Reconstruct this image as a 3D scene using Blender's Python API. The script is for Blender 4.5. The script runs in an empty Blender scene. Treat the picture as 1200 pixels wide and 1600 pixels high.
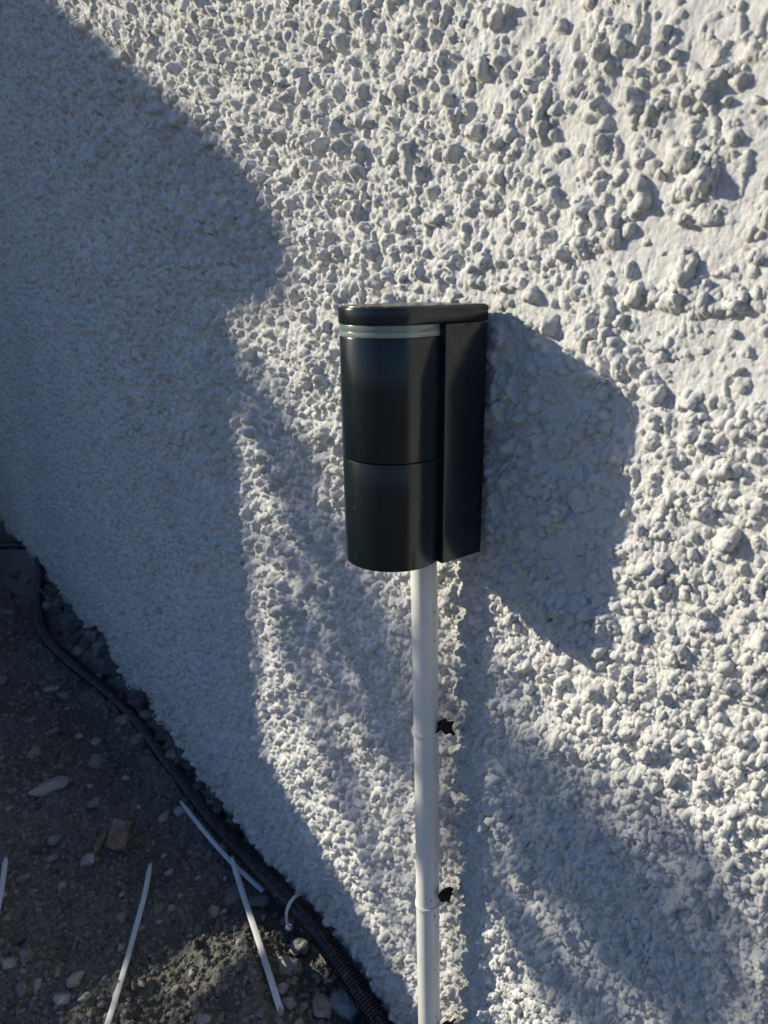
import bpy, bmesh, math, random
import numpy as np
from mathutils import Vector, Matrix

random.seed(7)
scene = bpy.context.scene
COL = scene.collection

# ------------------------------------------------------------------ camera
CAM = Vector((0.0, -0.33843, 0.77118))
FOCAL_PX, PITCH, AZ, ROLL = 1109.0, math.radians(18.1), math.radians(37.2), math.radians(-0.75)
hor = Vector((-math.cos(AZ), math.sin(AZ), 0))
FWD = hor * math.cos(PITCH) - Vector((0, 0, 1)) * math.sin(PITCH)
R0 = Vector((math.sin(AZ), math.cos(AZ), 0))
U0 = R0.cross(FWD)
RIGHT = R0 * math.cos(ROLL) + U0 * math.sin(ROLL)
UP = U0 * math.cos(ROLL) - R0 * math.sin(ROLL)
cam = bpy.data.cameras.new("camera")
cam.sensor_fit = 'VERTICAL'
cam.sensor_height = 36.0
cam.sensor_width = 27.0
cam.lens = 36.0 * FOCAL_PX / 1600.0
cam.clip_start, cam.clip_end = 0.02, 500.0
cam.dof.use_dof = True
cam.dof.focus_distance = 0.56
cam.dof.aperture_fstop = 13.0
camo = bpy.data.objects.new("camera", cam)
COL.objects.link(camo)
m = Matrix((RIGHT, UP, -FWD)).transposed().to_4x4()
m.translation = CAM
camo.matrix_world = m
scene.camera = camo

# ------------------------------------------------------------------ daylight
SUN = Vector((1.41, 1.0, -0.605)).normalized()          # the way the light travels
world = bpy.data.worlds.new("World")
scene.world = world
world.use_nodes = True
wn = world.node_tree
sky = wn.nodes.new('ShaderNodeTexSky')
sky.sky_type = 'NISHITA'
sky.sun_disc = False
sky.sun_elevation = math.asin(-SUN.z)
sky.sun_rotation = math.atan2(-SUN.x, -SUN.y)
sky.air_density, sky.dust_density, sky.ozone_density = 1.0, 0.5, 6.0
bg = wn.nodes['Background']
wb = wn.nodes.new('ShaderNodeMix'); wb.data_type = 'RGBA'; wb.blend_type = 'MULTIPLY'   # the camera's white balance leans the sky to violet
wb.inputs[0].default_value = 1.0; wb.inputs[7].default_value = (0.99, 0.965, 1.065, 1)
wn.links.new(sky.outputs[0], wb.inputs[6])
wn.links.new(wb.outputs[2], bg.inputs[0])
bg.inputs[1].default_value = 0.098
sl = bpy.data.lights.new("sun", 'SUN')
sl.energy = 5.0
sl.angle = math.radians(0.53)
sl.color = (1.0, 0.92, 0.73)
so = bpy.data.objects.new("sun", sl)
COL.objects.link(so)
so.rotation_euler = SUN.to_track_quat('-Z', 'Y').to_euler()
so.location = (-4, -3, 3)

scene.view_settings.view_transform = 'Standard'
scene.view_settings.look = 'None'
scene.view_settings.exposure = 0.22
scene.view_settings.gamma = 1.0
scene.view_settings.use_curve_mapping = False
scene.cycles.use_denoising = True
scene.cycles.max_bounces = 8

# ------------------------------------------------------------------ helpers
def direction(px, py):
    return FWD + RIGHT * ((px - 600) / FOCAL_PX) - UP * ((py - 800) / FOCAL_PX)

def on_wall(px, py, y=0.0):
    d = direction(px, py)
    return CAM + d * ((y - CAM.y) / d.y)

def on_ground(px, py, z=0.0):
    d = direction(px, py)
    return CAM + d * ((z - CAM.z) / d.z)

def tag(o, label=None, cat=None, group=None, kind=None):
    if label: o['label'] = label
    if cat: o['category'] = cat
    if group: o['group'] = group
    if kind: o['kind'] = kind
    return o

def empty(name, loc=(0, 0, 0)):
    o = bpy.data.objects.new(name, None)
    o.empty_display_size = 0.02
    o.location = loc
    COL.objects.link(o)
    return o

def link(name, me, mat, parent=None, loc=None):
    o = bpy.data.objects.new(name, me)
    COL.objects.link(o)
    if mat is not None and not me.materials:
        me.materials.append(mat)
    if parent is not None:
        o.parent = parent
        o.location = -parent.location if loc is None else loc
    elif loc is not None:
        o.location = loc
    return o

def bm_obj(name, bm, mat, parent=None, loc=None, smooth=True, angle=None):
    me = bpy.data.meshes.new(name)
    bmesh.ops.recalc_face_normals(bm, faces=bm.faces[:])
    if smooth:
        for f in bm.faces: f.smooth = True
        if angle is not None:
            for e in bm.edges:
                if len(e.link_faces) == 2 and e.calc_face_angle(0) > angle:
                    e.smooth = False
    bm.to_mesh(me); bm.free()
    return link(name, me, mat, parent, loc)

def grid_mesh(name, V, nu, nv, flip=False):
    """V: (nu*nv,3) array laid out [u][v]; one quad per cell."""
    me = bpy.data.meshes.new(name)
    idx = np.arange(nu * nv, dtype=np.int32).reshape(nu, nv)
    a, b, c, d = idx[:-1, :-1], idx[1:, :-1], idx[1:, 1:], idx[:-1, 1:]
    q = np.stack([a, b, c, d] if not flip else [a, d, c, b], -1).reshape(-1, 4)
    n = len(q)
    me.vertices.add(len(V)); me.vertices.foreach_set('co', np.ascontiguousarray(V, dtype=np.float32).ravel())
    me.loops.add(n * 4); me.loops.foreach_set('vertex_index', q.ravel())
    me.polygons.add(n)
    me.polygons.foreach_set('loop_start', np.arange(0, n * 4, 4, dtype=np.int32))
    me.polygons.foreach_set('use_smooth', np.ones(n, dtype=bool))
    me.update(calc_edges=True)
    return me

def tri_mesh(name, V, T, smooth=False):
    me = bpy.data.meshes.new(name)
    n = len(T)
    me.vertices.add(len(V)); me.vertices.foreach_set('co', np.ascontiguousarray(V, dtype=np.float32).ravel())
    me.loops.add(n * 3); me.loops.foreach_set('vertex_index', np.ascontiguousarray(T, dtype=np.int32).ravel())
    me.polygons.add(n)
    me.polygons.foreach_set('loop_start', np.arange(0, n * 3, 3, dtype=np.int32))
    me.polygons.foreach_set('use_smooth', np.full(n, smooth, dtype=bool))
    me.update(calc_edges=True)
    return me

# ---- numpy noise
def h2(ix, iy, seed):
    n = (ix.astype(np.uint32) * np.uint32(374761393) + iy.astype(np.uint32) * np.uint32(668265263)
         + np.uint32((seed * 2246822519) & 0xffffffff))
    n = (n ^ (n >> np.uint32(13))) * np.uint32(1274126177)
    n = (n ^ (n >> np.uint32(15))) * np.uint32(2246822519)
    n = n ^ (n >> np.uint32(16))
    return (n >> np.uint32(8)).astype(np.float32) * np.float32(1 / 16777216.0)

def vnoise(x, y, seed):
    fx, fy = np.floor(x), np.floor(y)
    ix, iy = fx.astype(np.int64), fy.astype(np.int64)
    tx, ty = (x - fx).astype(np.float32), (y - fy).astype(np.float32)
    tx = tx * tx * tx * (tx * (tx * 6 - 15) + 10); ty = ty * ty * ty * (ty * (ty * 6 - 15) + 10)
    a, b = h2(ix, iy, seed), h2(ix + 1, iy, seed)
    c, d = h2(ix, iy + 1, seed), h2(ix + 1, iy + 1, seed)
    return (a + (b - a) * tx) * (1 - ty) + (c + (d - c) * tx) * ty - 0.5

def fbm(x, y, seed, octs=4, gain=0.5):
    s, a = np.zeros_like(x, dtype=np.float32), 1.0
    for k in range(octs):
        s += a * vnoise(x, y, seed + 17 * k)
        x, y = x * 2.03 + 5.1, y * 2.03 + 9.7
        a *= gain
    return s

def lumps(x, y, cell, seed, prob, hmin, hmax, power=0.5):
    """Height of separate stones thrown at a wall or lying in soil (max over neighbours)."""
    gx, gy = np.floor(x / cell).astype(np.int64), np.floor(y / cell).astype(np.int64)
    out = np.zeros_like(x, dtype=np.float32)
    for dx in (-1, 0, 1):
        for dy in (-1, 0, 1):
            cx, cy = gx + dx, gy + dy
            px = (cx + 0.5 + 0.8 * (h2(cx, cy, seed) - 0.5)) * cell - x
            py = (cy + 0.5 + 0.8 * (h2(cx, cy, seed + 1) - 0.5)) * cell - y
            r = cell * (0.24 + 0.34 * h2(cx, cy, seed + 2) ** 1.5)
            asp = 0.72 + 0.5 * h2(cx, cy, seed + 3)
            an = 6.283 * h2(cx, cy, seed + 4)
            ca, sa = np.cos(an), np.sin(an)
            u, v = (px * ca + py * sa) / (r * asp), (py * ca - px * sa) / (r / asp)
            # broken-stone outline: a rounded square with a slanted side
            e = h2(cx, cy, seed + 9) * 1.2 - 0.6
            d = np.maximum(np.sqrt(u * u + v * v), 0.95 * np.maximum(np.abs(u + e * v), np.abs(v - 0.3 * u)))
            top = np.clip(1 - d ** 3.5, 0, 1) ** power
            # two tilted facets cut the top
            a1 = 6.283 * h2(cx, cy, seed + 5); a2 = 6.283 * h2(cx, cy, seed + 6)
            top = np.minimum(top, 0.58 + 0.70 * (np.cos(a1) * u + np.sin(a1) * v))
            top = np.minimum(top, 0.74 + 0.62 * (np.cos(a2) * u + np.sin(a2) * v))
            tilt = np.maximum(top, 0) / np.maximum(top, 1e-4)
            top = np.maximum(top, 0)
            hh = r * (hmin + (hmax - hmin) * h2(cx, cy, seed + 7))
            live = h2(cx, cy, seed + 8) < prob
            out = np.maximum(out, np.where(live, hh * top * tilt, 0))
    return out

# ------------------------------------------------------------------ materials
def mat_new(name):
    mt = bpy.data.materials.new(name)
    mt.use_nodes = True
    nt = mt.node_tree
    return mt, nt, nt.nodes['Principled BSDF']

def nd(nt, kind, **kw):
    n = nt.nodes.new(kind)
    for k, v in kw.items():
        if k in n.inputs: n.inputs[k].default_value = v
        else: setattr(n, k, v)
    return n

def coords(nt):
    return nt.nodes.new('ShaderNodeNewGeometry').outputs['Position']

def noise(nt, vec, scale, detail=4, rough=0.55):
    n = nd(nt, 'ShaderNodeTexNoise', Scale=scale, Detail=detail, Roughness=rough)
    nt.links.new(vec, n.inputs['Vector'])
    return n.outputs[0]

def ramp(nt, fac, stops):
    r = nt.nodes.new('ShaderNodeValToRGB')
    el = r.color_ramp.elements
    el[0].position, el[0].color = stops[0][0], (*stops[0][1], 1)
    el[1].position, el[1].color = stops[-1][0], (*stops[-1][1], 1)
    for p, c in stops[1:-1]:
        e = el.new(p); e.color = (*c, 1)
    nt.links.new(fac, r.inputs[0])
    return r.outputs[0]

def mix(nt, fac, a, b, mode='MIX'):
    n = nt.nodes.new('ShaderNodeMix'); n.data_type = 'RGBA'; n.blend_type = mode
    for s, v in ((n.inputs[0], fac), (n.inputs[6], a), (n.inputs[7], b)):
        if isinstance(v, (int, float)): s.default_value = v
        elif isinstance(v, tuple): s.default_value = (*v, 1)
        else: nt.links.new(v, s)
    return n.outputs[2]

def bump(nt, bsdf, height, strength, dist):
    b = nd(nt, 'ShaderNodeBump', Strength=strength, Distance=dist)
    nt.links.new(height, b.inputs['Height'])
    nt.links.new(b.outputs[0], bsdf.inputs['Normal'])

def make_wall_mat():
    mt, nt, b = mat_new("white_masonry_paint")
    P = coords(nt)
    base = ramp(nt, noise(nt, P, 9, 5), [(0.3, (0.66, 0.655, 0.64)), (0.7, (0.74, 0.735, 0.72))])
    # beige grit, stronger further along as painted-in shade stipple, then a few dark specks
    grit = ramp(nt, noise(nt, P, 135, 3), [(0.53, (0, 0, 0)), (0.64, (1, 1, 1))])
    f = nd(nt, 'ShaderNodeMath', operation='MULTIPLY'); nt.links.new(grit, f.inputs[0])
    sxx = nt.nodes.new('ShaderNodeSeparateXYZ'); nt.links.new(P, sxx.inputs[0])
    mx = nd(nt, 'ShaderNodeMapRange'); nt.links.new(sxx.outputs[0], mx.inputs[0])
    for q, v in zip((1, 2, 3, 4), (-1.0, -0.45, 0.72, 0.22)): mx.inputs[q].default_value = v
    nt.links.new(mx.outputs[0], f.inputs[1])
    base = mix(nt, f.outputs[0], base, (0.40, 0.355, 0.27))
    sx = nt.nodes.new('ShaderNodeSeparateXYZ'); nt.links.new(P, sx.inputs[0])
    mr = nd(nt, 'ShaderNodeMapRange'); nt.links.new(sx.outputs[2], mr.inputs[0])
    mr.inputs[1].default_value, mr.inputs[2].default_value, mr.inputs[3].default_value, mr.inputs[4].default_value = 0.0, 0.16, 0.75, 0.0
    ms = nd(nt, 'ShaderNodeMath', operation='MULTIPLY'); nt.links.new(mr.outputs[0], ms.inputs[0])
    nt.links.new(ramp(nt, noise(nt, P, 38, 5, 0.65), [(0.36, (0, 0, 0)), (0.62, (1, 1, 1))]), ms.inputs[1])
    base = mix(nt, ms.outputs[0], base, (0.36, 0.31, 0.24))
    sp = ramp(nt, noise(nt, P, 240, 2), [(0.73, (0, 0, 0)), (0.78, (1, 1, 1))])
    f2 = nd(nt, 'ShaderNodeMath', operation='MULTIPLY'); nt.links.new(sp, f2.inputs[0]); f2.inputs[1].default_value = 0.7
    base = mix(nt, f2.outputs[0], base, (0.09, 0.085, 0.08))
    nt.links.new(base, b.inputs['Base Color'])
    b.inputs['Roughness'].default_value = 0.85
    b.inputs['Specular IOR Level'].default_value = 0.25
    bump(nt, b, noise(nt, P, 430, 8, 0.74), 0.9, 0.0016)
    return mt

def make_soil_mat():
    mt, nt, b = mat_new("stony_soil")
    P = coords(nt)
    c = ramp(nt, noise(nt, P, 4.5, 5, 0.6), [(0.32, (0.125, 0.100, 0.076)), (0.41, (0.135, 0.131, 0.118)), (0.64, (0.19, 0.187, 0.170))])
    c2 = ramp(nt, noise(nt, P, 160, 4, 0.65), [(0.32, (0.55, 0.55, 0.55)), (0.7, (1.45, 1.42, 1.36))])
    c = mix(nt, 1.0, c, c2, 'MULTIPLY')
    s = ramp(nt, noise(nt, P, 420, 2), [(0.72, (0, 0, 0)), (0.77, (1, 1, 1))])
    c = mix(nt, s, c, (0.38, 0.36, 0.31))
    nt.links.new(c, b.inputs['Base Color'])
    b.inputs['Roughness'].default_value = 0.95
    b.inputs['Specular IOR Level'].default_value = 0.15
    bump(nt, b, noise(nt, P, 380, 8, 0.72), 0.95, 0.0030)
    return mt

def make_stone_mat(name, lo, hi):
    mt, nt, b = mat_new(name)
    P = coords(nt)
    c = ramp(nt, noise(nt, P, 45, 5, 0.6), [(0.3, lo), (0.7, hi)])
    g = ramp(nt, noise(nt, P, 300, 4, 0.7), [(0.35, (0.7, 0.7, 0.7)), (0.7, (1.25, 1.25, 1.25))])
    nt.links.new(mix(nt, 1.0, c, g, 'MULTIPLY'), b.inputs['Base Color'])
    b.inputs['Roughness'].default_value = 0.9
    b.inputs['Specular IOR Level'].default_value = 0.2
    bump(nt, b, noise(nt, P, 420, 6, 0.65), 0.7, 0.0012)
    return mt

def make_plain(name, col, rough, spec=0.5, wear=None, coat=0.0):
    mt, nt, b = mat_new(name)
    P = coords(nt)
    c = ramp(nt, noise(nt, P, 25, 4), [(0.3, tuple(v * 0.92 for v in col)), (0.7, tuple(min(1, v * 1.06) for v in col))])
    if wear:
        wcol, scale, t, amt = wear
        mp = nd(nt, 'ShaderNodeMapping'); mp.inputs['Scale'].default_value = (1, 1, 0.45); nt.links.new(P, mp.inputs['Vector'])
        w = ramp(nt, noise(nt, mp.outputs[0], scale, 3, 0.5), [(t, (0, 0, 0)), (t + 0.04, (1, 1, 1))])
        f = nd(nt, 'ShaderNodeMath', operation='MULTIPLY'); nt.links.new(w, f.inputs[0]); f.inputs[1].default_value = amt
        c = mix(nt, f.outputs[0], c, wcol)
    nt.links.new(c, b.inputs['Base Color'])
    r = ramp(nt, noise(nt, P, 60, 5), [(0.3, (rough * 0.85,) * 3), (0.75, (min(1, rough * 1.25),) * 3)])
    nt.links.new(r, b.inputs['Roughness'])
    b.inputs['Specular IOR Level'].default_value = spec
    b.inputs['Coat Weight'].default_value = coat
    return mt

M_WALL = make_wall_mat()
M_SOIL = make_soil_mat()
M_STONE = [make_stone_mat("grey_stone", (0.16, 0.155, 0.14), (0.28, 0.27, 0.245)),
           make_stone_mat("pale_stone", (0.27, 0.26, 0.235), (0.42, 0.405, 0.37)),
           make_stone_mat("dark_stone", (0.075, 0.075, 0.07), (0.13, 0.125, 0.115))]
M_BROWN = make_stone_mat("rust_brown_stone", (0.16, 0.115, 0.075), (0.30, 0.225, 0.155))
M_BLACK = make_plain("black_powder_coat", (0.008, 0.0142, 0.0180), 0.20, 0.42, ((0.12, 0.115, 0.10), 420, 0.70, 0.5))
M_BLACKTOP = make_plain("black_powder_coat_dusty", (0.014, 0.016, 0.018), 0.24, 0.5, ((0.28, 0.265, 0.23), 130, 0.57, 0.55))
M_PVC = make_plain("white_pvc", (0.75, 0.745, 0.71), 0.36, 0.45, ((0.06, 0.06, 0.06), 300, 0.69, 0.8))
M_TIE = make_plain("white_nylon", (0.62, 0.62, 0.62), 0.42, 0.45, ((0.2, 0.18, 0.15), 180, 0.68, 0.5))
M_HOSE = make_plain("black_polyethylene", (0.018, 0.018, 0.019), 0.24, 0.6, ((0.13, 0.12, 0.10), 240, 0.58, 0.6))
M_RUBBER = make_plain("black_plug", (0.012, 0.012, 0.012), 0.55, 0.3)
M_BLOCK = make_stone_mat("grey_render", (0.30, 0.29, 0.27), (0.40, 0.39, 0.36))
M_TIMBER = make_plain("weathered_timber", (0.28, 0.20, 0.13), 0.75, 0.2)
M_LEAF = make_plain("leaf_green", (0.055, 0.085, 0.03), 0.5, 0.4)
M_BARK = make_plain("twig_bark", (0.12, 0.085, 0.06), 0.85, 0.2)

def make_diffuser(name, col, tr):
    mt, nt, b = mat_new(name)
    b.inputs['Base Color'].default_value = (*col, 1)
    b.inputs['Roughness'].default_value = 0.22
    b.inputs['Transmission Weight'].default_value = tr
    b.inputs['IOR'].default_value = 1.49
    b.inputs['Coat Weight'].default_value = 0.3
    return mt
M_GLASS = make_diffuser("frosted_green_acrylic", (0.22, 0.29, 0.255), 0.3)
M_GLASS2 = make_diffuser("frosted_white_acrylic", (0.34, 0.38, 0.36), 0.3)

# ------------------------------------------------------------------ the wall
def wall_height(x, z):
    """How far the render stands proud of the wall plane."""
    wx = x + 0.0020 * fbm(x / 0.0045, z / 0.0045, 3, 3, 0.6); wz = z + 0.0020 * fbm(x / 0.0045, z / 0.0045, 9, 3, 0.6)
    wx = wx + 0.0009 * vnoise(x / 0.0016, z / 0.0016, 13); wz = wz + 0.0009 * vnoise(x / 0.0016, z / 0.0016, 14)
    lf = fbm(x / 0.07, z / 0.07, 21, 3)
    patch = fbm(x / 0.028, z / 0.028, 25, 2)
    # sparser and smoother towards the top right, crowded further along and lower down
    bare = np.clip((x + 0.44) / 0.2, 0, 1) * np.clip((z - 0.50) / 0.22, 0, 1)
    crowd = np.clip(0.88 + 0.4 * lf + (0.3 + 0.9 * bare) * patch - 0.62 * bare, 0.02, 1.0)
    h = 0.0024 * lf + 0.0045 * (0.7 - 0.3 * bare) * patch + 0.0012 * (1 - 0.4 * bare) * fbm(x / 0.011, z / 0.011, 31, 3)
    big = lumps(x + 2.2 * (wx - x), z + 2.2 * (wz - z), 0.021, 151, 0.42 * crowd, 0.42, 0.80, 0.55)
    a = lumps(wx, wz, 0.0112, 101, 0.75 * crowd, 0.85, 1.45, 0.42)
    b = lumps(wx, wz, 0.0070, 201, 0.78 * crowd, 0.80, 1.45, 0.42)
    c = lumps(wx, wz, 0.0042, 301, 0.50 * crowd, 0.6, 1.3, 0.5)
    ab = np.maximum(a, b)
    s = np.maximum(ab, c * 0.8 + 0.5 * ab)
    tall = 1.05 + 0.40 * np.clip((-x - 0.36) / 0.25, 0, 1)          # the coat was thrown on thicker further along
    h = h + tall * (s + 0.25 * np.minimum(a, b)) + 0.75 * big
    # trowelled strings of mortar between the stones
    rd = 1 - np.abs(fbm(wx / 0.023, wz / 0.030, 41, 3)) * 13
    rm = np.clip(fbm(x / 0.035, z / 0.035, 51, 2) * 3 + 0.5, 0, 1)
    h = h + 0.0026 * np.clip(rd, 0, 1) ** 1.3 * rm
    rd2 = 1 - np.abs(fbm(wx / 0.0080, wz / 0.0080, 45, 2)) * 8
    h = h + 0.0013 * np.clip(rd2, 0, 1) * (1 - 0.75 * bare)
    # pits where a stone has dropped out
    h = h - 0.0030 * np.clip(lumps(wx, wz, 0.019, 801, 0.30, 0.5, 0.8, 0.8) / 0.004, 0, 1) * (1 - bare)
    h = h + 0.0016 * (1 - 0.55 * bare) * fbm(wx / 0.0034, wz / 0.0034, 61, 4, 0.68)
    # chips and creases left by the torn surface
    h = h + 0.0013 * (1 - 0.5 * bare) * (1 - 4 * np.abs(vnoise(wx / 0.0031, wz / 0.0031, 91))) * np.clip(s / 0.002, 0.25, 1)
    return h

def graded(stops):
    """stops: [(value, segments to next)...]"""
    out = []
    for (a, n), (b, _) in zip(stops[:-1], stops[1:]):
        out.append(np.linspace(a, b, n, endpoint=False))
    out.append(np.array([stops[-1][0]]))
    return np.concatenate(out)

def px_spaced(x0, x1, n):
    """wall X values from x0 to x1, spaced evenly as the wall recedes"""
    t = np.linspace(0, 1, n, endpoint=False)
    k0, k1 = 1 / (-x0 + 0.30), 1 / (-x1 + 0.30)
    return -(1 / (k0 + (k1 - k0) * t) - 0.30)

def z_top(x):  return float(np.interp(x, [-2.6, -1.48, -0.44, -0.177, 0.3], [1.58, 1.26, 0.98, 0.915, 0.87]))
def z_bot(x):  return float(np.interp(x, [-2.6, -0.44, -0.22, -0.10, 0.3], [-0.02, -0.02, 0.20, 0.315, 0.37]))

def render_panel(xs, n_vis, n_lo, n_hi):
    """one stretch of the render coat, finest at eye level"""
    Zg = np.zeros((len(xs), n_lo + n_vis + n_hi + 12))
    for i, x in enumerate(xs):
        zt, zb = z_top(x), z_bot(x)
        Zg[i] = np.concatenate([np.linspace(-0.06, zb, n_lo, endpoint=False), np.linspace(zb, zt, n_vis),
                                zt + 0.30 * np.linspace(0, 1, n_hi + 1)[1:], zt + 0.30 + (2.4 - zt) * np.linspace(0, 1, 13)[1:]])
    nu, nv = Zg.shape
    Xg = np.repeat(xs[:, None], nv, 1)
    Hg = wall_height(Xg.ravel(), Zg.ravel()).reshape(nu, nv).astype(np.float64)
    # away from the place the sheet is too coarse for single stones: let it run out smooth there
    tops = np.array([z_top(x) for x in xs])[:, None]
    keep = np.clip((tops + 0.30 - Zg) / 0.06, 0, 1) * np.clip((0.30 - Xg) / 0.06, 0, 1) * np.clip((Xg + 3.2) / 0.4, 0, 1)
    Hg = Hg * keep + 0.005 * (1 - keep)
    zv = np.gradient(Zg, axis=1); zu = np.gradient(Zg, axis=0); xu = np.gradient(xs)[:, None]
    hz = np.gradient(Hg, axis=1) / zv
    hx = (np.gradient(Hg, axis=0) - hz * zu) / xu
    g = np.sqrt(hx * hx + hz * hz) + 1e-6
    amt = 0.0009 * np.tanh(g / 1.2) / g                      # stones bulge over their own foot
    amt[[0, -1], :] = 0
    return np.stack([Xg - amt * hx, -Hg, Zg - amt * hz], -1).reshape(-1, 3), nu, nv

V, nu, nv = render_panel(np.concatenate([px_spaced(-0.72, -0.075, 745), np.linspace(-0.075, 0.30, 130, endpoint=False), np.linspace(0.30, 3.0, 12)]), 790, 36, 110)
V2, nu2, nv2 = render_panel(np.concatenate([np.linspace(-5.0, -2.6, 30, endpoint=False), px_spaced(-2.6, -0.72, 470), [-0.72]]), 510, 10, 50)
wall_me = grid_mesh("roughcast_wall", V, nu, nv)
far_me = grid_mesh("render_coat", V2, nu2, nv2)
wall = link("roughcast_wall", wall_me, M_WALL)
link("render_coat", far_me, M_WALL, wall)
tag(wall, "white painted roughcast wall of a house rising beside the bare soil", "wall")
bm = bmesh.new(); bmesh.ops.create_cube(bm, size=1)
bmesh.ops.transform(bm, matrix=Matrix.Translation((-1.0, 0.137, 1.29)) @ Matrix.Diagonal((8.0, 0.25, 2.80, 1)), verts=bm.verts)
bm_obj("masonry_core", bm, M_BLOCK, wall, smooth=False)

def rock_arrays(seed, sub=2, rough=0.22, cuts=5, flat=1.0):
    """a unit stone: sphere cut by a few planes, then roughened"""
    rnd = np.random.RandomState(seed)
    b = bmesh.new(); bmesh.ops.create_icosphere(b, subdivisions=sub, radius=1)
    b.verts.ensure_lookup_table()
    P = np.array([v.co[:] for v in b.verts]); T = np.array([[v.index for v in f.verts] for f in b.faces])
    b.free()
    for _ in range(cuts):
        n = rnd.normal(size=3); n /= np.linalg.norm(n); d = rnd.uniform(0.45, 0.85)
        over = np.maximum(P @ n - d, 0)
        P = P - over[:, None] * n * 0.92
    f = rnd.normal(size=(6, 3)) * 2.2; ph = rnd.uniform(0, 6.28, 6)
    P = P * (1 + rough * 0.25 * np.sin(P @ f.T + ph).sum(1) / 2)[:, None]
    P = P + rnd.normal(scale=rough * 0.06, size=P.shape)
    P *= rnd.uniform(0.78, 1.15, 3) * np.array([1, 1, flat])
    return P, T

def rot_matrix(rnd):
    q = rnd.normal(size=4); q /= np.linalg.norm(q); w, x, y, z = q
    return np.array([[1-2*(y*y+z*z), 2*(x*y-z*w), 2*(x*z+y*w)], [2*(x*y+z*w), 1-2*(x*x+z*z), 2*(y*z-x*w)], [2*(x*z-y*w), 2*(y*z+x*w), 1-2*(x*x+y*y)]])

def scatter_mesh(name, shapes, centres, radii, rnd, smooth):
    Vs, Ts, off = [], [], 0
    for c, r in zip(centres, radii):
        P, T = shapes[rnd.randint(len(shapes))]
        Vs.append(P @ rot_matrix(rnd).T * r + c); Ts.append(T + off); off += len(P)
    return tri_mesh(name, np.concatenate(Vs), np.concatenate(Ts), smooth)

rnd = np.random.RandomState(5)
# the 300 stones of the dash that show largest, each its own part
peb_meshes = []
for k in range(14):
    P, T = rock_arrays(40 + k, 2, 0.55, 8)
    me = tri_mesh("pebble", P, T, True); me.materials.append(M_WALL); peb_meshes.append(me)
LIGHT_BOX = (-0.400, -0.315, 0.580, 0.770)
cand = []
while len(cand) < 300:
    px, py = rnd.uniform(380, 1230), rnd.uniform(-30, 1640)
    p = on_wall(px, py)
    if p.x < -0.75 or p.z < 0.02: continue
    if LIGHT_BOX[0] < p.x < LIGHT_BOX[1] and LIGHT_BOX[2] < p.z < LIGHT_BOX[3]: continue
    if -0.400 < p.x < -0.345 and p.z < 0.62: continue
    if any((p.x - c[0]) ** 2 + (p.z - c[1]) ** 2 < 0.0085 ** 2 for c in cand): continue
    cand.append((p.x, p.z))
cx, cz = np.array(cand).T
ch = wall_height(cx, cz)
for k in range(300):
    r = 0.0017 + 0.0019 * rnd.rand() ** 1.8
    o = bpy.data.objects.new("pebble", peb_meshes[k % 14]); COL.objects.link(o)
    o.parent = wall
    o.location = (cx[k], -ch[k] - 0.15 * r, cz[k])
    o.scale = (r * rnd.uniform(0.8, 1.25), r * rnd.uniform(0.8, 1.1), r * rnd.uniform(0.8, 1.25))
    o.rotation_euler = tuple(rnd.uniform(0, 6.28, 3))
# the remaining smaller stones of the dash
n = 2000
pts = []
while len(pts) < n:
    px, py = rnd.uniform(330, 1220), rnd.uniform(-20, 1620)
    p = on_wall(px, py)
    if p.x < -0.95 or p.z < 0.0: continue
    if LIGHT_BOX[0] < p.x < LIGHT_BOX[1] and LIGHT_BOX[2] < p.z < LIGHT_BOX[3]: continue
    if p.x > -0.36 and p.z > 0.52 and rnd.rand() < 0.9: continue
    pts.append((p.x, p.z))
pts = np.array(pts)
hh = wall_height(pts[:, 0], pts[:, 1])
small = [rock_arrays(80 + k, 2, 0.55, 6) for k in range(12)]
rad = 0.0008 + 0.0017 * rnd.rand(n) ** 2
cen = np.stack([pts[:, 0], -hh - 0.1 * rad, pts[:, 1]], 1)
o = link("pebble_dash", scatter_mesh("pebble_dash", small, cen, rad, rnd, True), M_WALL, wall)
tag(o, kind='stuff')

# ------------------------------------------------------------------ the ground
def ground_height(x, y):
    near = np.clip(1.6 - np.hypot(x + 1.2, y + 0.2) / 2.2, 0, 1)
    wx = x + 0.006 * fbm(x / 0.02, y / 0.02, 5, 3); wy = y + 0.006 * fbm(x / 0.02, y / 0.02, 6, 3)
    h = 0.022 * fbm(x / 0.30, y / 0.30, 71, 3) + 0.012 * fbm(wx / 0.06, wy / 0.06, 72, 4)
    h = h + 0.0065 * fbm(wx / 0.012, wy / 0.012, 73, 4, 0.62)
    prob = np.clip(0.5 + 0.8 * fbm(x / 0.15, y / 0.15, 79, 2), 0.1, 0.9)
    h = h + 1.1 * lumps(wx, wy, 0.019, 601, prob * 0.7, 0.25, 0.6, 0.6) + 0.9 * lumps(wx, wy, 0.009, 701, prob, 0.3, 0.7, 0.6)
    # a crumbly mound of fresh soil near the foot of the wall
    h = h + 0.042 * np.exp(-(((x + 0.585) / 0.085) ** 2 + ((y + 0.110) / 0.058) ** 2))
    # soil and stones banked against the foot of the wall
    bank = np.clip((-x - 0.78) / 0.35, 0, 1) * (0.045 + 0.05 * fbm(x / 0.12, y / 0.3, 77, 2))
    h = h * near + bank * np.clip(1 + y / 0.085, 0, 1) ** 1.3
    return h - 0.006

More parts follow.
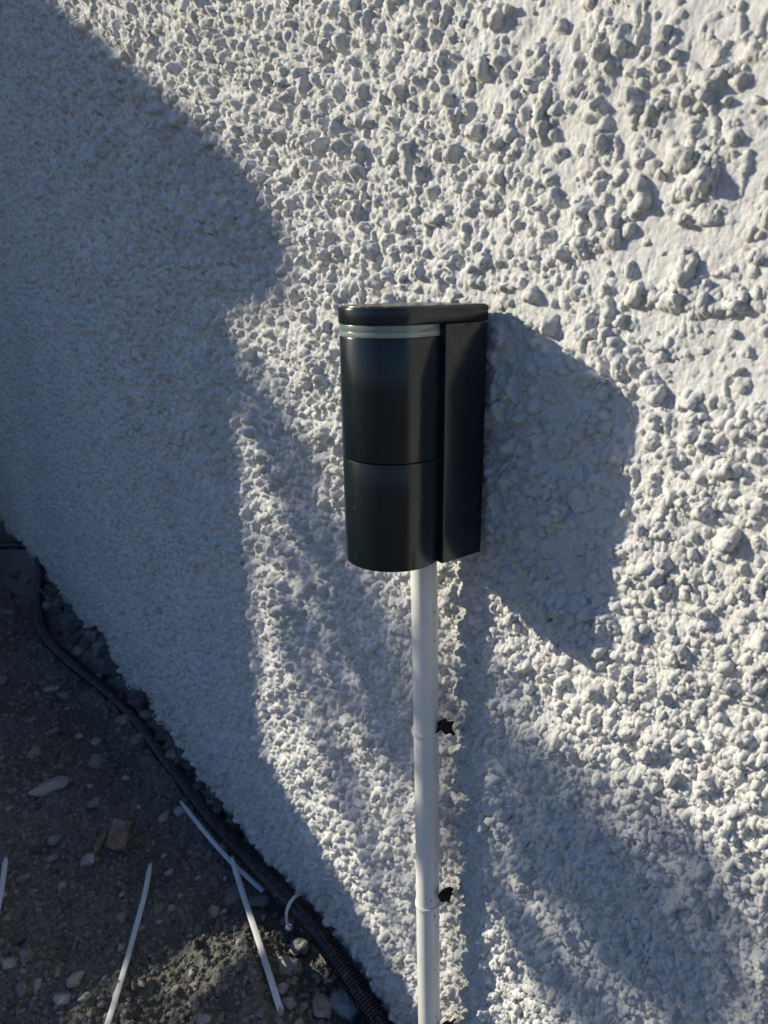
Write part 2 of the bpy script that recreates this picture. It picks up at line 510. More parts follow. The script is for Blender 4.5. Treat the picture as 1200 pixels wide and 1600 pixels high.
gx = np.concatenate([-60 + 54 * np.linspace(0, 1, 20, endpoint=False) ** 0.5, np.linspace(-6, -2.7, 60, endpoint=False),
                     px_spaced(-2.7, -0.35, 460), np.linspace(-0.35, 0.6, 50, endpoint=False), np.linspace(0.6, 4, 30, endpoint=False),
                     4 + 56 * np.linspace(0, 1, 14) ** 2])
gy = np.concatenate([-60 + 57 * np.linspace(0, 1, 20, endpoint=False) ** 0.5, np.linspace(-3, -0.8, 30, endpoint=False),
                     np.linspace(-0.8, -0.36, 60, endpoint=False), np.linspace(-0.36, 0.012, 210, endpoint=False),
                     np.linspace(0.012, 0.3, 6, endpoint=False), 0.3 + 59.7 * np.linspace(0, 1, 10) ** 2])
GX, GY = np.meshgrid(gx, gy, indexing='ij')
GH = ground_height(GX.ravel(), GY.ravel())
ground = link("ground", grid_mesh("ground", np.stack([GX.ravel(), GY.ravel(), GH], 1), len(gx), len(gy)), M_SOIL)
tag(ground, kind='structure')

def gh(x, y):
    return float(ground_height(np.array([x]), np.array([y]))[0])

def settle(px, py):
    """the point of the uneven ground along this line of sight"""
    p = on_ground(px, py, 0.0)
    for _ in range(6):
        p = on_ground(px, py, gh(p.x, min(p.y, 0.0)))
    return p

# gravel: nobody could count it
n = 8500
c0 = []
while len(c0) < n:
    px, py = rnd.uniform(-60, 640), rnd.uniform(830, 1680)
    p = on_ground(px, py)
    if p.y > 0.0 or p.x < -2.6: continue
    c0.append((p.x, p.y))
c0 = np.array(c0)
rad = 0.0010 + 0.0036 * rnd.rand(n) ** 3
rad *= np.where(c0[:, 0] < -1.1, 1.5, 1)
hz_ = ground_height(c0[:, 0], c0[:, 1])
tiny = [rock_arrays(200 + k, 1, 0.5, 3, 0.7) for k in range(12)]
gv = link("gravel", scatter_mesh("gravel", tiny, np.stack([c0[:, 0], c0[:, 1], hz_ + 0.1 * rad], 1), rad, rnd, False), M_STONE[0])
tag(gv, "fine grey gravel and grit strewn over the dark soil", "gravel", kind='stuff')

# ------------------------------------------------------------------ stones one can pick up
stone_lib = []
for k in range(12):
    P, T = rock_arrays(300 + k, 3 if k < 6 else 2, 0.42, 8)
    stone_lib.append((P, T))
stone_meshes = {}
def stone_mesh(k, mat):
    key = (k, mat.name)
    if key not in stone_meshes:
        me = tri_mesh("loose_stone", *stone_lib[k], False); me.materials.append(mat); stone_meshes[key] = me
    return stone_meshes[key]

def add_stone(px, py, w, h, mat, k, label, group=None, rot=0.0, thick=0.6, sink=0.25):
    p = settle(px, py + h * 0.2)
    if p.y > -0.004: p.y = -0.004 - 0.2 * w / FOCAL_PX
    dist = (p - CAM).dot(FWD)
    a, b = 0.5 * w * dist / FOCAL_PX, 0.5 * h * dist / FOCAL_PX * 1.35
    o = bpy.data.objects.new("loose_stone", stone_mesh(k, mat)); COL.objects.link(o)
    cz_ = min(a, b) * thick
    o.scale = (a * 1.1, b * 1.1, cz_ * 1.15)
    o.rotation_euler = (random.uniform(-0.2, 0.2), random.uniform(-0.2, 0.2), math.atan2(RIGHT.y, RIGHT.x) + rot)
    o.location = (p.x, p.y, gh(p.x, p.y) + cz_ * (1 - 2 * sink) * 0.8)
    return tag(o, label, "stone", group)

special = [
    (188, 1298, 46, 46, M_BROWN, 0, "rust brown angular rock, the largest brown one, lying on shaded soil", 0.5, 0.75),
    (155, 1312, 13, 36, M_BROWN, 1, "narrow upright brown sliver of stone just beside the brown rock", -0.15, 0.8),
    (75, 1228, 46, 24, M_STONE[1], 2, "long pale grey stone lying slanted on the shaded soil", 0.55, 0.6),
    (105, 1221, 21, 14, M_STONE[0], 3, "small rounded grey stone touching the end of the long pale stone", 0.0, 0.7),
    (471, 1479, 31, 30, M_STONE[1], 4, "pale angular stone wedged against the ribbed hose below its tie", 0.2, 0.9),
    (409, 1403, 36, 24, M_STONE[0], 5, "flat grey stone at the end of the tie that leans on the hose", -0.2, 0.5),
    (366, 1396, 28, 36, M_STONE[0], 6, "grey slab of stone just left of the bent white strip", 0.1, 0.35),
    (540, 1560, 40, 44, M_STONE[1], 2, "largest pale broken chunk beside the hose near the bottom edge", -0.6, 0.8),
    (505, 1572, 34, 34, M_STONE[1], 4, "pale lumpy chunk left of the largest chunk at the bottom edge", 0.3, 0.7),
    (446, 1506, 40, 30, M_STONE[1], 6, "wide low pale slab below the stone wedged against the hose", 0.1, 0.3),
    (58, 1538, 14, 16, M_STONE[1], 7, "small cream pebble alone on brown soil at the lower left corner", 0.0, 0.8),
    (90, 1513, 11, 17, M_STONE[1], 8, "small cream upright pebble left of the pale grey lump", 0.0, 0.9),
    (120, 1526, 27, 22, M_STONE[1], 9, "pale grey lump between the cream pebble and the white strip", 0.4, 0.7),
    (99, 1382, 16, 10, M_STONE[1], 10, "small pale oval pebble alone on the soil left of the long strip", -0.3, 0.6),
    (247, 1416, 20, 24, M_STONE[0], 11, "bluish grey flat stone right of the long strip's upper half", 0.0, 0.3),
    (303, 1540, 20, 14, M_STONE[1], 7, "rounded tan pebble in the sunlit patch between two white strips", 0.1, 0.8),
    (308, 1449, 20, 14, M_STONE[0], 8, "grey pebble at the upper edge of the sunlit soil patch", 0.1, 0.6),
    (345, 1254, 24, 32, M_STONE[2], 0, "dark upright stone jammed between the shaded hose and the wall", 0.2, 1.0),
    (366, 1288, 32, 30, M_STONE[2], 1, "dark blocky stone behind the hose where its ribs begin to show", 0.0, 1.0),
    (398, 1313, 16, 18, M_STONE[2], 9, "small dark cube of stone at the wall foot beside the ribs", 0.0, 1.0),
    (421, 1351, 22, 16, M_STONE[2], 3, "dark rounded stone at the wall foot above the hose tie", 0.0, 0.8),
    (127, 974, 32, 20, M_STONE[2], 2, "big smooth dark stone highest on the bank against the wall", 0.3, 0.8),
    (141, 989, 28, 18, M_STONE[2], 5, "dark flat stone under the big smooth one on the bank", -0.2, 0.7),
    (152, 1023, 24, 20, M_STONE[0], 4, "grey triangular stone halfway down the dark bank", 0.1, 0.9),
    (126, 1024, 22, 14, M_STONE[0], 10, "grey oblong stone beside the triangular one on the bank", 0.4, 0.7),
    (156, 1041, 22, 12, M_STONE[0], 8, "thin grey stone below the triangular one on the bank", 0.3, 0.6),
    (185, 1045, 26, 22, M_STONE[2], 11, "dark lump on the bank right of the thin grey stone", 0.1, 0.9),
    (228, 1088, 40, 26, M_STONE[2], 0, "broad dark stone poking up in front of the white wall foot", 0.2, 1.0),
    (237, 1112, 24, 16, M_STONE[0], 7, "grey cobble just below the broad dark stone", 0.0, 0.8),
    (265, 1140, 30, 22, M_STONE[2], 1, "dark cobble leaning on the wall below the grey cobble", 0.2, 0.9),
    (96, 950, 18, 14, M_STONE[2], 3, "lowermost of the two dark round stones in the upper bank", 0.0, 0.9),
    (94, 920, 18, 12, M_STONE[2], 6, "uppermost of the two dark round stones in the upper bank", 0.0, 0.8),
    (29, 896, 26, 14, M_STONE[2], 9, "low dark stone left of the hose bend, farthest from the viewer", 0.0, 0.7),
    (16, 932, 20, 16, M_STONE[2], 10, "rounded dark stone near the frame edge below the farthest stone", 0.0, 0.8),
    (14, 955, 26, 12, M_STONE[0], 5, "flat grey stone below the rounded dark stone near the edge", 0.0, 0.5),
    (83, 1060, 26, 12, M_STONE[0], 2, "pale slim stone of the small cluster left of the hose", -0.6, 0.6),
    (66, 1068, 22, 12, M_STONE[0], 11, "oval grey stone in the middle of the small cluster", 0.2, 0.6),
    (47, 1070, 16, 12, M_BROWN, 8, "little brown stone at the left of the small cluster", 0.0, 0.7),
    (83, 1075, 26, 12, M_STONE[1], 6, "palest flat stone of the small cluster left of the hose", 0.1, 0.4),
    (106, 1087, 22, 20, M_STONE[0], 4, "squat grey stone at the lower right of the small cluster", 0.0, 0.8),
    (46, 1122, 34, 18, M_STONE[0], 5, "large flat shard of grey stone on open soil below the cluster", 0.3, 0.35),
]
for px, py, w, h, mt, k, lab, rot, th in special:
    add_stone(px, py, w, h, mt, k, lab, None, rot, th)
taken = [(s[0], s[1], max(s[2], s[3])) for s in special]
made = 0
while made < 160:
    px, py = random.uniform(5, 590), random.uniform(880, 1595)
    p = on_ground(px, py)
    if p.y > -0.01: continue
    s = random.choice([9, 10, 11, 13, 15, 18, 22, 26])
    if any(abs(px - a) < (s + b) * 0.55 and abs(py - q) < (s + b) * 0.5 for a, q, b in taken): continue
    taken.append((px, py, s))
    mt = random.choice(M_STONE)
    tone = {"grey_stone": "mid grey", "pale_stone": "pale", "dark_stone": "dark"}[mt.name]
    size = "tiny" if s < 11 else "small" if s < 14 else "larger"
    if px < 110 and py > 1180: where = "in the brown soil at the left edge"
    elif py > 1400: where = "in or beside the sunlit patch of soil"
    elif py > 1180: where = "in the shaded soil around the brown rock"
    elif py > 1010: where = "in the dark soil beside the middle of the hose"
    else: where = "in the darkest soil near the far hose bend"
    add_stone(px, py, s, s * random.uniform(0.5, 0.85), mt, random.randrange(6, 12), f"{size} {tone} stone half sunk {where}",
              "small loose stones in the soil", random.uniform(-1, 1), random.uniform(0.5, 0.85), 0.28)
    made += 1

def drop_stone(x, y, r, mt, label, group, sink=0.3):
    o = bpy.data.objects.new("loose_stone", stone_mesh(random.randrange(6, 12), mt)); COL.objects.link(o)
    k = [r * random.uniform(0.75, 1.2) for _ in range(3)]; k[2] *= 0.75
    o.scale = k
    o.rotation_euler = (random.uniform(-0.5, 0.5), random.uniform(-0.5, 0.5), random.uniform(0, 6.28))
    o.location = (x, y, gh(x, y) + k[2] * (1 - 2 * sink))
    return tag(o, label, "stone", group)
for i in range(46):
    x = -0.76 - 1.25 * (i / 46) ** 1.2 + random.uniform(-0.02, 0.02)
    y = -random.uniform(0.008, 0.05 if x < -1.1 else 0.022)
    if x > -1.0: lab = "dark stone packed in the narrow gap between ribbed hose and wall"
    elif x > -1.4: lab = "dark stone in the bank between the middle of the hose and the wall"
    else: lab = "dark stone high on the bank by the far bend of the hose"
    drop_stone(x, y, random.uniform(0.006, 0.013) * (1.0 if x > -1.1 else 1.4), random.choice([M_STONE[2], M_STONE[2], M_STONE[0]]), lab, "dark stones banked against the wall foot")
for i in range(34):
    px = random.uniform(440, 575); py = random.uniform(1440, 1610)
    if py < 1440 + (px - 440) * 0.95: continue
    p = settle(px, py)
    drop_stone(p.x, p.y, random.uniform(0.004, 0.010), M_STONE[1], "pale crumb of broken mortar heaped beside the lower end of the hose", "pale mortar crumbs beside the hose")

# ------------------------------------------------------------------ wall light
X1, RAD, YC, YP, YW = -0.3255, 0.032, -0.0600, -0.0430, -0.008
CXL = X1 - RAD
Z_BOT_C, Z_BOT_P, Z_CAP, Z_TOP = 0.5925, 0.5912, 0.7462, 0.7560
Z_SEAM, Z_RING0, Z_RING1 = 0.6637, 0.7388, 0.7460
lamp = empty("wall_light", (CXL, 0, Z_BOT_P))
tag(lamp, "glossy black rounded wall light with pale ring under its lid, above the white pipe", "wall light")

def prism(outline, z0, z1, bev, segs=2):
    """closed outline extruded up, its top and bottom edges rounded"""
    b = bmesh.new()
    vs = [b.verts.new((x, y, z0)) for x, y in outline]
    f = b.faces.new(vs)
    r = bmesh.ops.extrude_face_region(b, geom=[f])
    bmesh.ops.translate(b, vec=(0, 0, z1 - z0), verts=[v for v in r['geom'] if isinstance(v, bmesh.types.BMVert)])
    bmesh.ops.recalc_face_normals(b, faces=b.faces[:])
    if bev:
        es = [e for e in b.edges if abs(e.verts[0].co.z - e.verts[1].co.z) < 1e-6]
        bmesh.ops.bevel(b, geom=es, offset=bev, segments=segs, affect='EDGES', profile=0.5)
    return b

def circle_pts(r, n=96):
    return [(CXL + r * math.cos(t), YC + r * math.sin(t)) for t in np.linspace(0, 2 * math.pi, n, endpoint=False)]

def u_pts(r, n=64):
    a = [(CXL + r, YW), (CXL - r, YW)]
    return a + [(CXL - r * math.cos(t), YC - r * math.sin(t)) for t in np.linspace(0, math.pi, n)]

ang = math.radians(35)
bm_obj("lower_shell", prism(circle_pts(RAD), Z_BOT_C, Z_SEAM - 0.0003, 0.0005), M_BLACK, lamp, angle=ang)
bm_obj("upper_shell", prism(circle_pts(RAD), Z_SEAM + 0.0003, Z_RING0, 0.0005), M_BLACK, lamp, angle=ang)
zm = Z_RING0 + 0.45 * (Z_RING1 - Z_RING0)
tag(bm_obj("diffuser_ring", prism(circle_pts(RAD - 0.0002), Z_RING0 + 0.0002, zm, 0.0002), M_GLASS2, lamp, angle=ang), "lower, paler half of the ring")
tag(bm_obj("diffuser_ring", prism(circle_pts(RAD - 0.0003), zm + 0.00005, Z_RING1, 0.0002), M_GLASS, lamp, angle=ang), "upper, greenish half of the ring")
pl = 0.0012
plate = [(X1 - 2 * RAD, YW), (X1, YW), (X1, YP + pl), (X1 - pl * 0.3, YP + pl * 0.3), (X1 - pl, YP), (X1 - 2 * RAD + pl, YP), (X1 - 2 * RAD, YP + pl)]
bm_obj("back_plate", prism(plate, Z_BOT_P, Z_CAP - 0.0004, 0.0004), M_BLACK, lamp, angle=ang)
bm_obj("lid", prism(u_pts(RAD + 0.0004), Z_CAP, Z_TOP, 0.0011, 3), M_BLACK, lamp, angle=ang)
bm_obj("lid_plate", prism(u_pts(RAD - 0.0016), Z_TOP - 0.0004, Z_TOP + 0.0006, 0.0003), M_BLACKTOP, lamp, angle=ang)

# ------------------------------------------------------------------ tubes and strips
def catmull(pts, per):
    pts = [Vector(p) for p in pts]
    pts = [2 * pts[0] - pts[1]] + pts + [2 * pts[-1] - pts[-2]]
    out = []
    for i in range(1, len(pts) - 2):
        a, b, c, d = pts[i - 1:i + 3]
        for s in range(per):
            t = s / per
            out.append(0.5 * ((2 * b) + (c - a) * t + (2 * a - 5 * b + 4 * c - d) * t * t + (3 * b - a - 3 * c + d) * t ** 3))
    out.append(pts[-2])
    return out

def resample(path, step):
    P = np.array([p[:] for p in path])
    L = np.concatenate([[0], np.cumsum(np.linalg.norm(np.diff(P, axis=0), axis=1))])
    n = max(2, int(L[-1] / step))
    s = np.linspace(0, L[-1], n)
    return np.stack([np.interp(s, L, P[:, k]) for k in range(3)], 1), s

def tube_mesh(name, path, step, radius, segs=24):
    P, s = resample(path, step)
    Tn = np.gradient(P, axis=0); Tn /= np.linalg.norm(Tn, axis=1)[:, None]
    up = np.array([0, 0, 1.0]) if abs(Tn[0][2]) < 0.8 else np.array([1.0, 0, 0])
    S = np.cross(Tn, up); S /= np.linalg.norm(S, axis=1)[:, None]
    N = np.cross(S, Tn)
    r = radius(s)
    a = np.linspace(0, 2 * math.pi, segs + 1)
    V = P[:, None, :] + r[:, None, None] * (np.cos(a)[None, :, None] * S[:, None, :] + np.sin(a)[None, :, None] * N[:, None, :])
    me = grid_mesh(name, V.reshape(-1, 3), len(P), segs + 1)
    b = bmesh.new(); b.from_mesh(me)
    bmesh.ops.remove_doubles(b, verts=b.verts, dist=1e-6)
    bmesh.ops.holes_fill(b, edges=[e for e in b.edges if e.is_boundary])
    bmesh.ops.recalc_face_normals(b, faces=b.faces[:])
    b.to_mesh(me); b.free()
    return me

# white pipe rising up the wall into the light
def pipe_point(px, py, xshadow):
    best = min((abs(on_wall(px, py, y).x + 1.41 * -y - xshadow), y) for y in np.linspace(-0.045, -0.012, 120))
    p = on_wall(px, py, best[1]); return p
pa, pb = pipe_point(662, 890, -0.333), pipe_point(671, 1590, -0.310)
print("pipe", pa, pb)
down = (pb - pa).normalized()
p_bot = pb + down * ((pb.z + 0.04) / -down.z)
p_top = pa - down * 0.012
PIPE_R = 0.0100 * ((pa - CAM).dot(FWD) / (FOCAL_PX * 0.02 / 42))
pm = [p_top.lerp(p_bot, t) + Vector((0.0006 * math.sin(t * 7), 0, 0)) for t in np.linspace(0, 1, 12)]
pipe = link("conduit_pipe", tube_mesh("conduit_pipe", catmull(pm, 6), 0.008, lambda s: np.full(len(s), PIPE_R), 40), M_PVC)
tag(pipe, "straight white plastic pipe running up the wall to the black light", "pipe")

def pipe_at_row(py):
    best = min((abs((lambda d: d)(800 - FOCAL_PX * ((q - CAM).dot(UP) / (q - CAM).dot(FWD)) - py)), t) for t in np.linspace(0, 1, 600) for q in [p_top.lerp(p_bot, t)])
    return p_top.lerp(p_bot, best[1])

def spiky(seed, n=5):
    rr = np.random.RandomState(seed)
    Vs, Ts, off = [], [], 0
    P, T = rock_arrays(seed, 2, 0.6, 3); P = (P * (1 + 0.15 * rr.normal(size=(len(P), 1)))) * np.array([0.0052, 0.0066, 0.0070]); Vs.append(P); Ts.append(T); off = len(P)
    for q in range(n):                                   # blunt torn fins, most hanging down
        d = np.array([rr.normal() * 0.5 + 0.2, rr.normal() * 0.6, -1.0 if q < 4 else 0.8]); d /= np.linalg.norm(d)
        s = np.cross(d, rr.normal(size=3)); s /= np.linalg.norm(s); t = np.cross(d, s)
        L, w = rr.uniform(0.0065, 0.0088), rr.uniform(0.0016, 0.0024)
        base = d * 0.002 + s * rr.normal() * 0.002
        Vs.append(np.array([base + s * w, base - s * w, base + t * w, base + d * L + s * w * 0.7, base + d * L - t * w * 0.7]))
        Ts.append(np.array([[0, 1, 3], [1, 2, 4], [2, 0, 3], [1, 4, 3], [2, 3, 4], [0, 2, 1]]) + off); off += 5
    return tri_mesh("anchor_plug", np.concatenate(Vs), np.concatenate(Ts), False)

def make_clip(py, label, seed, rise):
    c = pipe_at_row(py)
    root = empty("pipe_clip", c); tag(root, label, "pipe clip", "clips holding the white pipe")
    b = bmesh.new()
    n, w, r0, r1 = 48, 0.0021, PIPE_R + 0.0001, PIPE_R + 0.0011
    prof = [(r0, -w), (r1 - 0.0003, -w), (r1, -w * 0.6), (r1, w * 0.6), (r1 - 0.0003, w), (r0, w)]
    rings = []
    for k in range(n):
        t = 2 * math.pi * k / n
        rings.append([b.verts.new((r * math.cos(t), r * math.sin(t), z + 0.10 * r * math.sin(t + 0.4))) for r, z in prof])
    for k in range(n):
        a, d = rings[k], rings[(k + 1) % n]
        for j in range(len(prof)):
            jj = (j + 1) % len(prof)
            b.faces.new((a[j], a[jj], d[jj], d[j]))
    bm_obj("strap", b, M_PVC, root, (0, 0, 0), angle=math.radians(40))
    b = bmesh.new(); bmesh.ops.create_cube(b, size=1)
    bmesh.ops.transform(b, matrix=Matrix.Translation((PIPE_R * 0.75, PIPE_R * 0.95, 0.001)) @ Matrix.Diagonal((0.005, 0.012, 0.0045, 1)), verts=b.verts)
    bmesh.ops.bevel(b, geom=b.edges[:], offset=0.0008, segments=2, affect='EDGES')
    bm_obj("strap_head", b, M_PVC, root, (0, 0, 0), angle=math.radians(40))
    link("anchor_plug", spiky(seed), M_RUBBER, root, (PIPE_R + 0.0050, PIPE_R * 0.75, rise))
    return root
make_clip(1141, "upper white clip round the pipe with a frayed black plug", 901, 0.0085)
make_clip(1409, "middle white clip round the pipe with a stubby black plug", 902, 0.0150)
make_clip(1614, "lowest clip of the pipe, only its black plug showing at the bottom edge", 903, 0.0160)

# black ribbed hose along the foot of the wall
hose_px = [(-90, 872), (-40, 858), (0, 852), (32, 852), (52, 861), (62, 885), (60, 937), (64, 975), (82, 1007), (125, 1047), (175, 1087), (214, 1126),
           (262, 1190), (308, 1250), (350, 1300), (400, 1352), (462, 1416), (500, 1461), (541, 1520), (588, 1592), (645, 1695)]
hz_list = [0.02] * len(hose_px)
pts = []
for (px, py) in hose_px:
    p = on_ground(px, py, 0.013)
    for _ in range(8 if px < 130 else 0):
        p = on_ground(px, py, max(0.013, gh(p.x, min(p.y, -0.02)) + 0.010))
    if p.y > -0.015:
        p = on_wall(px, py, -0.017) if px > 200 else p
    pts.append(p)
print("hose", [tuple(round(v, 3) for v in p) for p in pts])
HR, PITCH_R = 0.0120, 0.0040
def ribs(s):
    w = 0.5 + 0.5 * np.cos(2 * math.pi * s / PITCH_R)
    return HR - 0.0030 * (1 - w ** 0.85)
hose = link("corrugated_hose", tube_mesh("corrugated_hose", catmull(pts, 12), PITCH_R / 6, ribs, 20), M_HOSE)
tag(hose, "black corrugated plastic hose snaking over the soil along the wall foot", "hose")

def strip_mesh(name, path, width, thick, normal=(0, 0, 1), per=10, taper=True):
    """flat nylon strip along a path, bevelled, one end narrowing to a tip"""
    P = catmull(path, per)
    b = bmesh.new(); rows = []
    for i, p in enumerate(P):
        t = (P[min(i + 1, len(P) - 1)] - P[max(i - 1, 0)]).normalized()
        nrm = normal(i / (len(P) - 1)) if callable(normal) else Vector(normal)
        s = t.cross(nrm).normalized(); n_ = s.cross(t).normalized()
        k = 0.55 + 0.45 * min(1, i / 3) if taper else 1
        w, h = width * 0.5 * k, thick * 0.5
        rows.append([b.verts.new(p + s * a * w + n_ * c * h) for a, c in ((-1, -.6), (-.86, -1), (.86, -1), (1, -.6), (1, .6), (.86, 1), (-.86, 1), (-1, .6))])
    for a, c in zip(rows[:-1], rows[1:]):
        for j in range(8):
            b.faces.new((a[j], a[(j + 1) % 8], c[(j + 1) % 8], c[j]))
    b.faces.new(rows[0]); b.faces.new(rows[-1][::-1])
    return b

def lay(pxs, lifts):
    out = []
    for (px, py), l in zip(pxs, lifts):
        p = settle(px, py)
        for _ in range(5):
            p = on_ground(px, py, gh(p.x, p.y) + l)
        out.append(p)
    return out

TIE_GROUP = "loose white cable ties lying on the soil"
def cable_tie(pxs, lifts, width, label, normal=(0.05, -0.2, 1)):
    b = strip_mesh("cable_tie", lay(pxs, lifts), width, 0.0016, normal)
    o = bm_obj("cable_tie", b, M_TIE, angle=math.radians(50))
    return tag(o, label, "cable tie", TIE_GROUP)
cable_tie([(235, 1350), (226, 1398), (212, 1450), (194, 1515), (168, 1600), (128, 1710)], [.012, .010, .009, .008, .008, .008], 0.0068,
          "longest white cable tie, gently curved, running off the bottom edge of the soil")
cable_tie([(362, 1340), (378, 1392), (398, 1452), (420, 1520), (438, 1578)], [.020, .016, .013, .010, .006], 0.0070,
          "white cable tie slanting from the hose side down to the sunlit soil")
cable_tie([(282, 1252), (320, 1300), (357, 1342), (384, 1368), (411, 1392)], [.010, .012, .014, .012, .008], 0.0060,
          "white cable tie lying alongside the ribbed hose, behind another tie's tip")
cable_tie([(9, 1340), (6, 1365), (1, 1398), (-12, 1460), (-26, 1520)], [.012, .011, .010, .008, .008], 0.0072,
          "white cable tie cut off by the left edge of the photo")

# the tie looped over the hose
hc = on_ground(463, 1418, 0.013)
ht = (on_ground(500, 1461, 0.017) - on_ground(425, 1378, 0.017)).normalized()
if hc.y > -0.015: hc = on_wall(463, 1418, -0.017)
side = ht.cross(Vector((0, 0, 1))).normalized()
if side.y > 0: side = -side                                   # away from the wall
loop = []
for t in np.linspace(-0.75, 3.45, 26):
    r = HR + 0.0050 + (0.006 if t < 0 else 0) * (-t)
    loop.append(hc + side * (r * math.cos(t)) + Vector((0, 0, 1)) * (r * math.sin(t)) + ht * (0.004 - 0.010 * t / 3.4))
root = empty("hose_tie", hc)
tag(root, "pale cable tie looped loosely over the black ribbed hose", "cable tie")
bm_obj("band", strip_mesh("band", loop, 0.0048, 0.0013, lambda u: side * math.cos(-0.75 + 4.2 * u) + Vector((0, 0, 1)) * math.sin(-0.75 + 4.2 * u), 3, False), M_TIE, root, angle=math.radians(50))
b = bmesh.new(); bmesh.ops.create_cube(b, size=1)
bmesh.ops.transform(b, matrix=Matrix.Translation(loop[0]) @ Matrix.Rotation(0.7, 4, 'Z') @ Matrix.Diagonal((0.008, 0.007, 0.0055, 1)), verts=b.verts)
bmesh.ops.bevel(b, geom=b.edges[:], offset=0.0014, segments=2, affect='EDGES')
bm_obj("head", b, M_TIE, root, angle=math.radians(50))

# ------------------------------------------------------------------ unseen things added towards the sun to shade the wall
SDIR = Vector((-1.41, -1.0, 0.605))
SL = 0.605 / 1.41
def toward_sun(x, z, s):
    return Vector((x, 0, z)) + SDIR * s

def box(b, x0, x1, y0, y1, z0, z1, bev=0.0):
    r = bmesh.ops.create_cube(b, size=1)
    bmesh.ops.transform(b, matrix=Matrix.Translation(((x0 + x1) / 2, (y0 + y1) / 2, (z0 + z1) / 2)) @ Matrix.Diagonal((x1 - x0, y1 - y0, z1 - z0, 1)), verts=r['verts'])
    if bev:
        bmesh.ops.bevel(b, geom=list({e for v in r['verts'] for e in v.link_edges}), offset=bev, segments=2, affect='EDGES')

GWX = -2.75  # unseen wall added for its shadow; coping end follows the shade outline
nose = [(-0.690, 0.735), (-0.626, 0.744), (-0.580, 0.756), (-0.566, 0.770), (-0.564, 0.79), (-0.580, 0.826), (-0.616, 0.862), (-0.92, 1.018), (-1.161, 1.135)]
prof = [(-(X - GWX) / 1.41, Z + SL * (X - GWX)) for X, Z in nose]
y_body = -(-0.662 - GWX) / 1.41
gw = empty("shade_wall", (GWX - 0.11, -0.7, 0)); tag(gw, "unseen grey wall with coping, added and outlined to shade the white wall", "wall")
b = bmesh.new(); box(b, GWX - 0.22, GWX - 0.02, y_body, -0.02, -0.05, prof[0][1] + 0.004, 0.006); bm_obj("wall_body", b, M_BLOCK, gw, smooth=False)
prof = prof + [(-0.02, prof[-1][1] + 0.03), (-0.02, prof[0][1])]
b = bmesh.new()
f = b.faces.new([b.verts.new((GWX, y, z)) for y, z in prof])
r = bmesh.ops.extrude_face_region(b, geom=[f])
bmesh.ops.translate(b, vec=(-0.25, 0, 0), verts=[v for v in r['geom'] if isinstance(v, bmesh.types.BMVert)])
bm_obj("coping", b, M_BLOCK, gw, smooth=False)

# unseen boards on posts, added to shade the wall foot and soil
TX = -2.05
ztb = 0.165 - SL * (TX + 0.6)
tr = empty("shade_hurdle", (TX, -1.0, 0)); tag(tr, "unseen low timber hurdle of level boards, added to shade wall foot and soil", "hurdle")
levels = [(-0.022 - SL * (TX + 0.5), ztb)]
zz = -0.110 - SL * (TX + 0.43)
while zz > 0.05:
    levels.append((max(0.0, zz - 0.098), zz)); zz -= 0.103
for z0, z1 in levels:
    b = bmesh.new(); box(b, TX - 0.012, TX + 0.012, -1.62, -0.50, z0, z1, 0.002); bm_obj("board", b, M_TIMBER, tr, smooth=False)
for y0, y1 in ((-1.055, -0.960), (-1.56, -1.475), (-0.60, -0.515)):
    b = bmesh.new(); box(b, TX - 0.062, TX - 0.014, y0, y1, -0.05, ztb - 0.012, 0.003); bm_obj("post", b, M_TIMBER, tr, smooth=False)

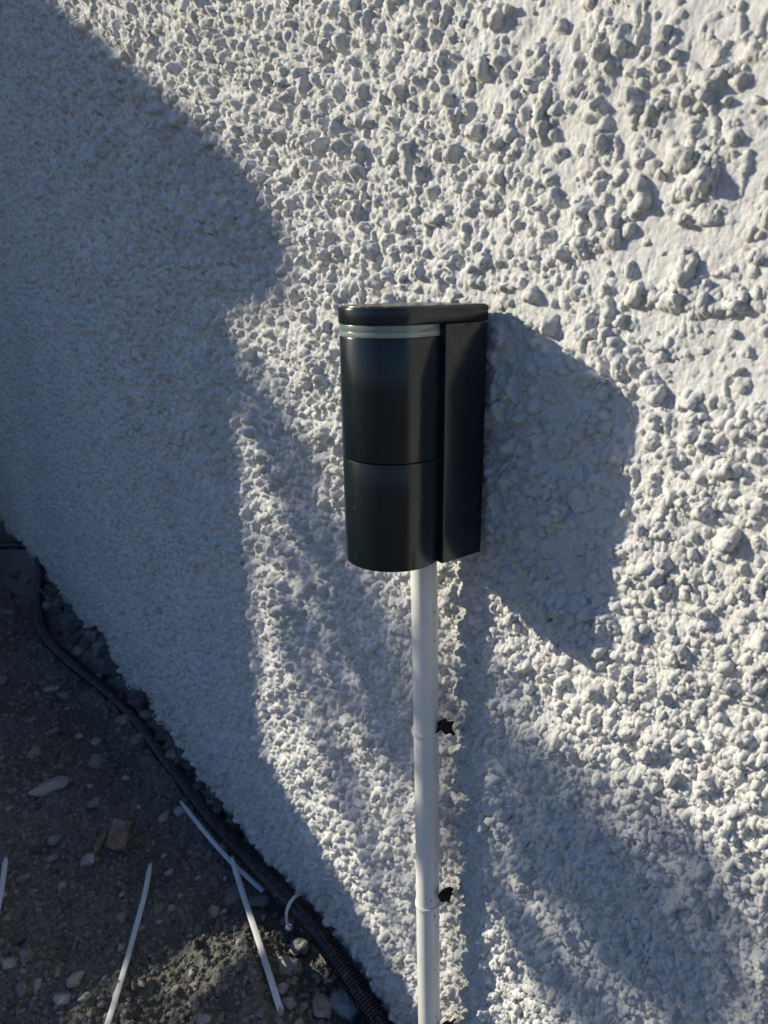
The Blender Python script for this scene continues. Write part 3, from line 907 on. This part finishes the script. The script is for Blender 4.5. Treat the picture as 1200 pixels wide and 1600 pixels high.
# unseen shrub added for the soft dapple, its twigs placed along the sunlight
sh = empty("dapple_shrub", (-2.3, -1.55, 0)); tag(sh, "unseen thin leafy shrub, added to dapple the white wall with soft shade", "shrub")
twigs = [[(-0.66, 0.66), (-0.60, 0.61), (-0.54, 0.53), (-0.49, 0.45), (-0.44, 0.37)],
         [(-0.63, 0.47), (-0.575, 0.39), (-0.52, 0.29), (-0.46, 0.21)],
         [(-0.47, 0.50), (-0.42, 0.45), (-0.37, 0.36)],
         [(-0.31, 0.47), (-0.25, 0.42), (-0.19, 0.41), (-0.12, 0.43)],
         [(-0.27, 0.39), (-0.21, 0.35), (-0.13, 0.36)], [(-0.30, 0.32), (-0.24, 0.27), (-0.18, 0.29)]]
bushy = [17, 11, 9, 15, 14, 11]
lrnd = random.Random(11)
leaf = bmesh.new(); stem = bmesh.new()
SD = 1.55
rootp = Vector((-2.55, -1.6, -0.02))
for tw, many in zip(twigs, bushy):
    path = [toward_sun(x, z, SD + 0.1 * lrnd.uniform(-1, 1)) for x, z in tw]
    path = catmull(path, 4)
    full = catmull([rootp, rootp.lerp(path[-1], 0.6) + Vector((0, -0.05, 0.0)), path[-1]], 6) + path[::-1]
    for i in range(len(full) - 1):
        a, c = full[i], full[i + 1]
        if (c - a).length < 1e-5: continue
        r = 0.006 if i < 14 else 0.003
        mt4 = Matrix.Translation((a + c) / 2) @ (c - a).to_track_quat('Z', 'Y').to_matrix().to_4x4()
        bmesh.ops.create_cone(stem, cap_ends=True, segments=6, radius1=r, radius2=r * 0.9, depth=(c - a).length * 1.05, matrix=mt4)
    for p in path:
        for _ in range(many):
            q = p + Vector((lrnd.gauss(0, 0.020), lrnd.gauss(0, 0.03), lrnd.gauss(0, 0.020)))
            L, w = lrnd.uniform(0.028, 0.05), lrnd.uniform(0.010, 0.017)
            mt4 = Matrix.Translation(q) @ Matrix.Rotation(lrnd.uniform(0, 6.28), 4, 'Z') @ Matrix.Rotation(lrnd.uniform(-1.2, 1.2), 4, 'X')
            vs = [leaf.verts.new(mt4 @ Vector(v)) for v in ((-L / 2, 0, 0), (-L / 6, w / 2, .003), (L / 4, w / 2.4, .003), (L / 2, 0, -.003), (L / 4, -w / 2.4, .003), (-L / 6, -w / 2, .003))]
            leaf.faces.new(vs)
bm_obj("stems", stem, M_BARK, sh)
tag(bm_obj("foliage", leaf, M_LEAF, sh, smooth=False), kind='stuff')
